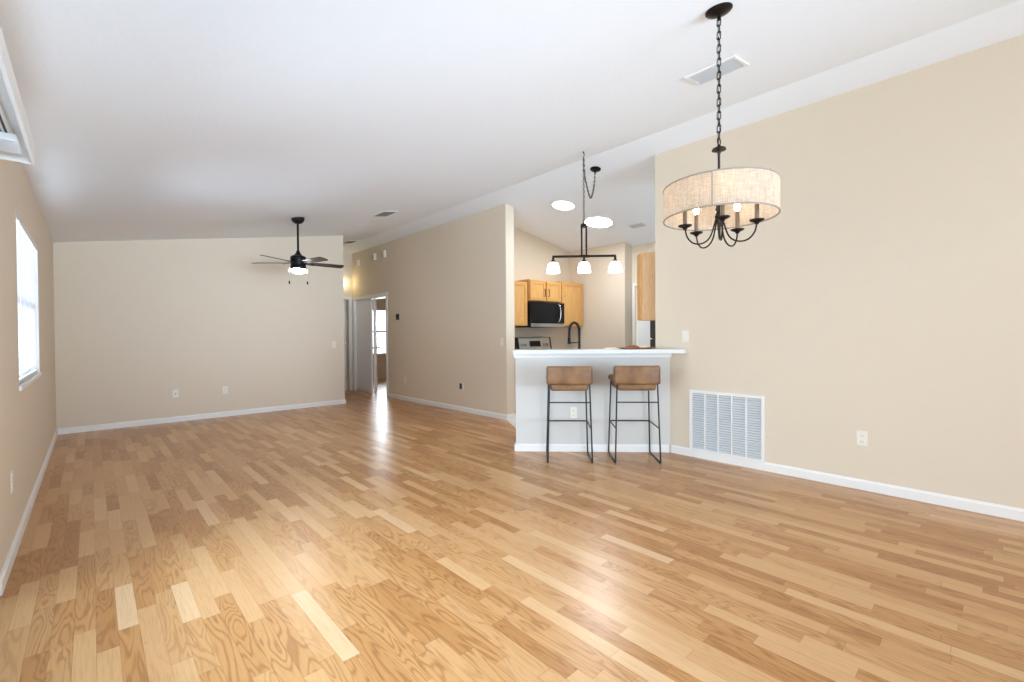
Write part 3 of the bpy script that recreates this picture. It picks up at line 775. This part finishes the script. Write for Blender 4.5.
plate('light_switch', 'pale switch at the right end of the far wall', 'switch', (3.20, VF, 1.083), 0, 'switch')
plate('wall_outlet', 'outlet on the left wall below the blind window', 'outlet', (UL, 3.758, .418), PI/2)
q = NT(4.761, .385); plate('wall_outlet', 'outlet on the peninsula half wall behind the left stool', 'outlet', (q[0], q[1], .408), PR)

tm = thing('thermostat', 'small black thermostat on the middle wall right of the doorway', 'thermostat', (UR, 7.97, 1.60), -PI/2)
bm = bm_new(); box(bm, -.05, .05, -.022, -.0005, -.06, .06, .006, 2); obj('body', bm, 'plastblk', tm)
bm = bm_new(); box(bm, -.035, .035, -.0235, -.022, -.005, .045); obj('screen', bm, 'glassblk', tm)

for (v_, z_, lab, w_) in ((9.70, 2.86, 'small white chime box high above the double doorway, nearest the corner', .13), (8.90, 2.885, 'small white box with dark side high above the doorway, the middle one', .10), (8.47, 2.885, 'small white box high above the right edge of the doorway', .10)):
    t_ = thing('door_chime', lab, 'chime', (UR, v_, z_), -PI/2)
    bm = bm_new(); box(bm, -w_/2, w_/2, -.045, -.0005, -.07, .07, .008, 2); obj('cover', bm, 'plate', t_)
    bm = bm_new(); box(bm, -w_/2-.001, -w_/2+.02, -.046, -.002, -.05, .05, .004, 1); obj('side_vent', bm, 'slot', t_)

# hall sconce above the end door
sc_ = thing('wall_sconce', 'small lit sconce above the hall door, half hidden by the far wall', 'wall lamp', (4.15, 10.041, 2.43))
bm = bm_new(); box(bm, -.05, .05, -.02, -.0005, -.06, .06, .006, 2); obj('back_plate', bm, 'chrome', sc_)
bm = bm_new(); lathe(bm, [(0, -.07), (.035, -.065), (.055, -.03), (.055, .03), (.035, .065), (0, .07)], 20, c=(0, -.075, 0)); obj('lamp_shade', bm, 'sconce', sc_, smooth=True)

# ------------------------------------------------------------------ return-air grille
gr = thing('return_air_grille', 'large white louvred air grille low on the right wall beside the bar', 'air grille', (UR, 1.76, .365), -PI/2)
gw, gh = .69, .60
bm = bm_new(); t_ = .028
box(bm, -gw/2, -gw/2+t_, -.016, -.0005, -gh/2, gh/2, .003, 2); box(bm, gw/2-t_, gw/2, -.016, -.0005, -gh/2, gh/2, .003, 2)
box(bm, -gw/2+t_, gw/2-t_, -.016, -.0005, -gh/2, -gh/2+t_, .003, 2); box(bm, -gw/2+t_, gw/2-t_, -.016, -.0005, gh/2-t_, gh/2, .003, 2); obj('frame', bm, 'white', gr)
iw = gw-2*t_; ih = gh-2*t_
for i in range(4):
    x = -iw/2+iw*(i+1)/5; bm = bm_new(); box(bm, x-.006, x+.006, -.014, -.001, -ih/2, ih/2); obj('divider', bm, 'white', gr)
bm = bm_new(); nl = 24
for i in range(nl):
    zz = -ih/2+(i+.5)*ih/nl
    vs = [bm.verts.new(p) for p in ((-iw/2, -.012, zz-.007), (iw/2, -.012, zz-.007), (iw/2, -.0015, zz+.002), (-iw/2, -.0015, zz+.002))]
    v2 = [bm.verts.new(v.co+Vector((0, -.0008, .0012))) for v in vs]
    bm.faces.new(vs[::-1]); bm.faces.new(v2)
    for k_ in range(4): bm.faces.new((vs[k_], vs[(k_+1) % 4], v2[(k_+1) % 4], v2[k_]))
obj('louvres', bm, 'grille', gr)
bm = bm_new(); box(bm, -iw/2, iw/2, -.0012, -.0006, -ih/2, ih/2); obj('backing', bm, 'grillebk', gr)

# ------------------------------------------------------------------ ceiling vents
def vent(label, u, v, w=.22, l=.34, dark='grille3'):
    s = 1 if u <= RID else -1
    t = thing('ceiling_vent', label, 'air vent', (u, v, zc(u)), rot=(0, -s*math.atan(SL), 0))
    f = .022; bm = bm_new()
    box(bm, -w/2, -w/2+f, -l/2, l/2, -.010, -.0005, .002, 1); box(bm, w/2-f, w/2, -l/2, l/2, -.010, -.0005, .002, 1)
    box(bm, -w/2+f, w/2-f, -l/2, -l/2+f, -.010, -.0005, .002, 1); box(bm, -w/2+f, w/2-f, l/2-f, l/2, -.010, -.0005, .002, 1); obj('frame', bm, 'white', t)
    bm = bm_new(); box(bm, -w/2+f, w/2-f, -l/2+f, l/2-f, -.0012, -.0006); obj('backing', bm, 'duct', t)
    bm = bm_new(); n = 5
    for i in range(n):
        x = -w/2+f+(i+.5)*(w-2*f)/n
        vs = [bm.verts.new(p) for p in ((x-.013, -l/2+f, -.0015), (x+.006, -l/2+f, -.016), (x+.006, l/2-f, -.016), (x-.013, l/2-f, -.0015))]
        v2 = [bm.verts.new(q.co+Vector((.0008, 0, .0010))) for q in vs]
        bm.faces.new(vs); bm.faces.new(v2[::-1])
        for k_ in range(4): bm.faces.new((vs[k_], v2[k_], v2[(k_+1) % 4], vs[(k_+1) % 4]))
    obj('louvres', bm, dark, t); return t
vent('white ceiling vent behind the drum chandelier chain', 3.17, 1.33, .25, .34)
vent('small grey ceiling vent to the right of the ceiling fan', 3.20, 6.17, .24, .36, 'grille2')
vent('ceiling vent glimpsed over the hallway behind the far wall edge', 3.86, 8.95, .24, .34, 'grille2')
vent('small ceiling vent in the kitchen beside the round skylights', 5.97, 3.67, .16, .26)

# ------------------------------------------------------------------ tubular skylights
def skylight(label, u, v, r, m):
    t = thing('tubular_skylight', label, 'skylight', (u, v, zc(u)), rot=(0, math.atan(SL), 0))
    bm = bm_new(); lathe(bm, [(r, -.0005), (r+.018, -.0005), (r+.016, -.010), (r, -.012), (r, -.0005)], 48); obj('trim_ring', bm, 'white', t, smooth=True)
    bm = bm_new(); lathe(bm, [(r-.001, -.002), (r*.8, -.014), (r*.4, -.02), (0, -.022)], 48); obj('diffuser', bm, m, t, smooth=True)
skylight('smaller left round lit skylight in the kitchen ceiling', 4.853, 4.15, .155, 'disc')
skylight('larger glaring round skylight behind the three light pendant', 5.59, 4.09, .20, 'sky')

# ------------------------------------------------------------------ chains
def chain_bm(bm, pts, link=.034, r=.0026, wd=.009):
    P = [Vector(p) for p in pts]; acc = [0]
    for a, b in zip(P, P[1:]): acc.append(acc[-1]+(b-a).length)
    n = max(1, round(acc[-1]/(link*.80))); step = acc[-1]/n
    def at(s):
        s = min(max(s, 0), acc[-1])
        for i in range(len(P)-1):
            if s <= acc[i+1]+1e-9: return P[i].lerp(P[i+1], (s-acc[i])/max(1e-9, acc[i+1]-acc[i]))
        return P[-1]
    for i in range(n):
        c = at((i+.5)*step); d = (at((i+1)*step)-at(i*step)).normalized()
        s1 = d.cross(Vector((0, 0, 1)) if abs(d.z) < .9 else Vector((1, 0, 0))).normalized()
        if i % 2: s1 = d.cross(s1).normalized()
        h = link/2-wd; loop = []
        for k in range(12):
            a = 2*PI*k/12; loop.append(c+s1*(wd*math.cos(a))+d*((h if math.sin(a) > 0 else -h)+wd*math.sin(a)))
        tube(bm, loop, r, 6, closed=True)

# ------------------------------------------------------------------ drum chandelier
cu, cv = 2.411, .998; cz = zc(cu)
ch = thing('drum_chandelier', 'drum chandelier with linen shade and five candle arms hanging by a chain', 'chandelier', (cu, cv, 0))
tilt = Matrix.Translation((0, 0, cz)) @ Matrix.Rotation(-math.atan(SL), 4, 'Y')
bm = bm_new(); lathe(bm, [(0, -.0005), (.066, -.0005), (.066, -.006), (.058, -.014), (.03, -.026), (.012, -.03), (0, -.03)], 32, mtx=tilt); obj('canopy', bm, 'bronze', ch, smooth=True)
bm = bm_new(); tube(bm, [(.004, 0, cz-.025), (.004, 0, cz-.05)], .009, 12); obj('canopy_nipple', bm, 'bronze', ch, smooth=True)
bm = bm_new(); chain_bm(bm, [(.002, 0, cz-.045), (0, 0, 2.235)], .044, .0025, .0095); obj('chain', bm, 'bronze', ch, smooth=True)
bm = bm_new(); tube(bm, [(.003+.004*math.sin(i*1.3), .004*math.cos(i*1.3), cz-.04-i*(cz-.04-2.2)/24) for i in range(25)], .0018, 5); obj('cord', bm, 'black', ch)
bm = bm_new(); tube(bm, [(.017*math.cos(a), 0, 2.222+.019*math.sin(a)) for a in [i*2*PI/18 for i in range(18)]], .0035, 8, closed=True); obj('loop', bm, 'bronze', ch, smooth=True)
bm = bm_new(); lathe(bm, [(0, 2.203), (.008, 2.203), (.010, 2.192), (.033, 2.184), (.035, 2.176), (.012, 2.168), (.009, 2.16), (.0065, 2.155), (.0065, 1.99), (0, 1.99)], 24); obj('stem', bm, 'bronze', ch, smooth=True)
RS, Z0, Z1 = .275, 1.823, 1.985
bm = bm_new(); lathe(bm, [(RS, Z0), (RS, Z1), (RS-.003, Z1), (RS-.003, Z0), (RS, Z0)], 96); sh = obj('lamp_shade', bm, 'linen', ch, smooth=True)
bm = bm_new()
for z in (Z0, Z1): tube(bm, [((RS-.001)*math.cos(a), (RS-.001)*math.sin(a), z) for a in [i*2*PI/96 for i in range(96)]], .0042, 8, closed=True)
sa = math.radians(202.5-6)
c_a, s_a = math.cos(sa), math.sin(sa)
tube(bm, [((RS+.001)*c_a, (RS+.001)*s_a, Z0), ((RS+.001)*c_a, (RS+.001)*s_a, Z1)], .0035, 6)
obj('edge_trim', bm, 'tape', sh, smooth=True)
bm = bm_new()
for k_ in range(3):
    a = k_*2*PI/3+.3; tube(bm, [(0, 0, 1.985), ((RS-.004)*math.cos(a), (RS-.004)*math.sin(a), 1.992)], .003, 6)
lathe(bm, [(0, 1.978), (.02, 1.978), (.02, 1.992), (0, 1.992)], 16); obj('spider', bm, 'bronze', ch, smooth=True)
bm = bm_new(); lathe(bm, [(0, 1.99), (.008, 1.99), (.008, 1.90), (.018, 1.885), (.02, 1.87), (.012, 1.855), (.02, 1.845), (.022, 1.835), (.010, 1.82), (.010, 1.80), (.004, 1.72), (0, 1.705)], 20); obj('hub', bm, 'bronze', ch, smooth=True)
for k_ in range(5):
    a = math.radians(202.5+5+72*k_); ca, sn = math.cos(a), math.sin(a); rc = .176
    g = [(.012, 1.835), (.024, 1.79), (.048, 1.722), (.088, 1.692), (.134, 1.694), (.165, 1.726), (rc, 1.770)]
    bm = bm_new(); tube(bm, spline([(r_*ca, r_*sn, z_) for r_, z_ in g], 6), .0042, 8); ar = obj('arm', bm, 'bronze', ch, smooth=True)
    bm = bm_new(); lathe(bm, [(0, 1.762), (.008, 1.764), (.013, 1.773), (.033, 1.782), (.035, 1.787), (.012, 1.789), (0, 1.789)], 20, c=(rc*ca, rc*sn, 0)); obj('candle_cup', bm, 'bronze', ar, smooth=True)
    bm = bm_new(); lathe(bm, [(0, 1.788), (.0105, 1.788), (.0105, 1.885), (0, 1.885)], 16, c=(rc*ca, rc*sn, 0)); obj('candle_sleeve', bm, 'candle', ar, smooth=True)
    bm = bm_new(); lathe(bm, [(0, 1.885), (.008, 1.886), (.015, 1.902), (.016, 1.912), (.011, 1.935), (.003, 1.955), (0, 1.958)], 16, c=(rc*ca, rc*sn, 0)); obj('bulb', bm, 'bulb', ar, smooth=True)

# ------------------------------------------------------------------ three light island pendant (swagged chain)
pu_, pv_ = 3.79, 2.96
pd = thing('island_pendant', 'black bar pendant with three lit glass shades above the counter', 'pendant light', (pu_, pv_, 0), PR)
hz = zc(pu_)
bm = bm_new(); tube(bm, [(0, 0, hz-.0005), (0, 0, hz-.02)], .006, 8); tube(bm, [(.0, 0, hz-.015), (.014, 0, hz-.028), (.012, 0, hz-.046), (-.002, 0, hz-.05)], .0028, 8); obj('ceiling_hook', bm, 'black', pd, smooth=True)
bm = bm_new(); chain_bm(bm, [(0, 0, hz-.045), (0, 0, 2.405)], .034, .0026, .008); obj('chain', bm, 'bronze', pd, smooth=True)
# swag from hook to ceiling canopy (world 4.285, 3.175)
wv = Vector((4.285-pu_, 3.175-pv_)); lx = wv.x*th.x+wv.y*th.y; ly = wv.x*nh.x+wv.y*nh.y; cz2 = zc(4.285)
sw = spline([(0, 0, hz-.05), (lx*.05, ly*.05, hz-.20), (lx*.22, ly*.22, hz-.31), (lx*.55, ly*.55, hz-.40), (lx*.82, ly*.82, hz-.25), (lx*.97, ly*.97, cz2-.05)], 8)
bm = bm_new(); chain_bm(bm, sw, .032, .0026, .008); obj('swag_chain', bm, 'bronze', pd, smooth=True)
bm = bm_new(); tube(bm, sw, .002, 5); obj('cord', bm, 'black', pd)
bm = bm_new(); m_ = Matrix.Translation((lx, ly, cz2)) @ Matrix.Rotation(-PR, 4, 'Z') @ Matrix.Rotation(math.atan(SL), 4, 'Y')
lathe(bm, [(0, -.0005), (.062, -.0005), (.062, -.008), (.05, -.018), (.015, -.028), (.008, -.05), (0, -.05)], 32, mtx=m_); obj('canopy', bm, 'black', pd, smooth=True)
bm = bm_new(); tube(bm, [(.011*math.cos(a), 0, 2.402+.013*math.sin(a)) for a in [i*2*PI/14 for i in range(14)]], .0028, 6, closed=True); lathe(bm, [(0, 2.392), (.012, 2.39), (.034, 2.375), (.036, 2.352), (.034, 2.345), (0, 2.345)], 24); obj('top_cap', bm, 'bronze', pd, smooth=True)
for sx in (-1, 1):
    bm = bm_new(); box(bm, sx*.024-.008, sx*.024+.008, -.008, .008, 2.052, 2.348, .002, 1); obj('rod', bm, 'bronze', pd)
bm = bm_new(); box(bm, -.33, .33, -.008, .008, 2.032, 2.056, .003, 1); box(bm, -.045, .045, -.016, .016, 2.03, 2.058, .004, 1); obj('bar', bm, 'bronze', pd)
for x in (-.322, 0, .322):
    bm = bm_new(); lathe(bm, [(0, 2.04), (.012, 2.04), (.012, 2.008), (.024, 2.0), (.024, 1.975), (0, 1.975)], 20, c=(x, 0, 0)); sk = obj('lamp_socket', bm, 'bronze', pd, smooth=True)
    bm = bm_new(); lathe(bm, [(.018, 1.985), (.036, 1.982), (.054, 1.962), (.066, 1.92), (.070, 1.874), (.066, 1.874), (.060, 1.91), (.048, 1.952), (.030, 1.975), (.018, 1.985)], 28, c=(x, 0, 0)); obj('glass_shade', bm, 'glow', pd, smooth=True)

# ------------------------------------------------------------------ ceiling fan
fu, fv = 2.092, 6.54; fz = zc(fu)
fn = thing('ceiling_fan', 'black five blade ceiling fan with a lit lens on a long rod', 'ceiling fan', (fu, fv, 0))
tl = Matrix.Translation((0, 0, fz)) @ Matrix.Rotation(-math.atan(SL), 4, 'Y')
bm = bm_new(); lathe(bm, [(0, -.0005), (.085, -.0005), (.085, -.012), (.075, -.045), (.045, -.072), (.018, -.08), (0, -.08)], 32, mtx=tl); obj('canopy', bm, 'black', fn, smooth=True)
bm = bm_new(); tube(bm, [(0, 0, fz-.06), (0, 0, 2.36)], .014, 14); obj('downrod', bm, 'black', fn, smooth=True)
bm = bm_new(); lathe(bm, [(0, 2.40), (.022, 2.40), (.026, 2.375), (.05, 2.345), (.06, 2.335), (0, 2.335)], 28); obj('coupling_cover', bm, 'black', fn, smooth=True)
bm = bm_new(); lathe(bm, [(0, 2.338), (.07, 2.335), (.095, 2.32), (.10, 2.30), (.10, 2.235), (.095, 2.228), (.095, 2.19), (.098, 2.185), (.098, 2.155), (.09, 2.145), (0, 2.145)], 36); obj('motor_housing', bm, 'black', fn, smooth=True)
bm = bm_new(); lathe(bm, [(.093, 2.148), (.092, 2.125), (.08, 2.105), (.05, 2.092), (0, 2.087)], 36); obj('light_lens', bm, 'fanglow', fn, smooth=True)
for k_ in range(5):
    a = math.radians(-17.7+13+72*k_); ro = Matrix.Rotation(a, 4, 'Z')
    bm = bm_new(); pt = Matrix.Translation((0, 0, 2.235)) @ Matrix.Rotation(math.radians(-11), 4, 'X')
    n = 14; top = []; 
    out = [(.13, -.042), (.20, -.055), (.35, -.062), (.50, -.066), (.58, -.066), (.603, -.05), (.61, 0), (.603, .05), (.58, .066), (.50, .066), (.35, .062), (.20, .055), (.13, .042)]
    A = [bm.verts.new(ro @ pt @ Vector((x, y, .0035))) for x, y in out]; B = [bm.verts.new(ro @ pt @ Vector((x, y, -.0035))) for x, y in out]
    bm.faces.new(A); bm.faces.new(B[::-1])
    for i in range(len(out)): bm.faces.new((A[i], B[i], B[(i+1) % len(out)], A[(i+1) % len(out)]))
    bl_ = obj('blade', bm, 'blade', fn)
    bm = bm_new(); vs = []
    for x, y, z in ((.085, -.02, .002), (.20, -.032, -.008), (.20, .032, -.008), (.085, .02, .002)):
        vs.append(bm.verts.new(ro @ pt @ Vector((x, y, z-.004))))
    v2 = [bm.verts.new(v.co+Vector((0, 0, -.004))) for v in vs]
    bm.faces.new(vs); bm.faces.new(v2[::-1])
    for i in range(4): bm.faces.new((vs[i], v2[i], v2[(i+1) % 4], vs[(i+1) % 4]))
    obj('blade_bracket', bm, 'black', bl_)
for s in (-1, 1):
    d = Vector((math.cos(-.309), math.sin(-.309), 0))*s*.113
    bm = bm_new(); tube(bm, [(d.x*.93, d.y*.93, 2.16), (d.x, d.y, 2.15), (d.x, d.y, 1.985)], .0022, 6); pc = obj('pull_chain', bm, 'chrome', fn, smooth=True)
    bm = bm_new(); lathe(bm, [(0, 1.99), (.007, 1.985), (.010, 1.965), (.008, 1.945), (0, 1.94)], 12, c=(d.x, d.y, 0)); obj('fob', bm, 'bronze', pc, smooth=True)

# look-alikes that repeat around the rooms carry a shared group
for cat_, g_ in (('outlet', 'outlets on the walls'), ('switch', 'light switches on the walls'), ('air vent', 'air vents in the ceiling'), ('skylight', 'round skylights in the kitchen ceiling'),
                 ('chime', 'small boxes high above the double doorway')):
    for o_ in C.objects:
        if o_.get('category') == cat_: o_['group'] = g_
for o_ in C.objects:
    if o_.name.startswith('wall_cabinet'): o_['group'] = 'oak kitchen wall cabinets'
    if o_.name.startswith('base_cabinet'): o_['group'] = 'oak kitchen base cabinets'
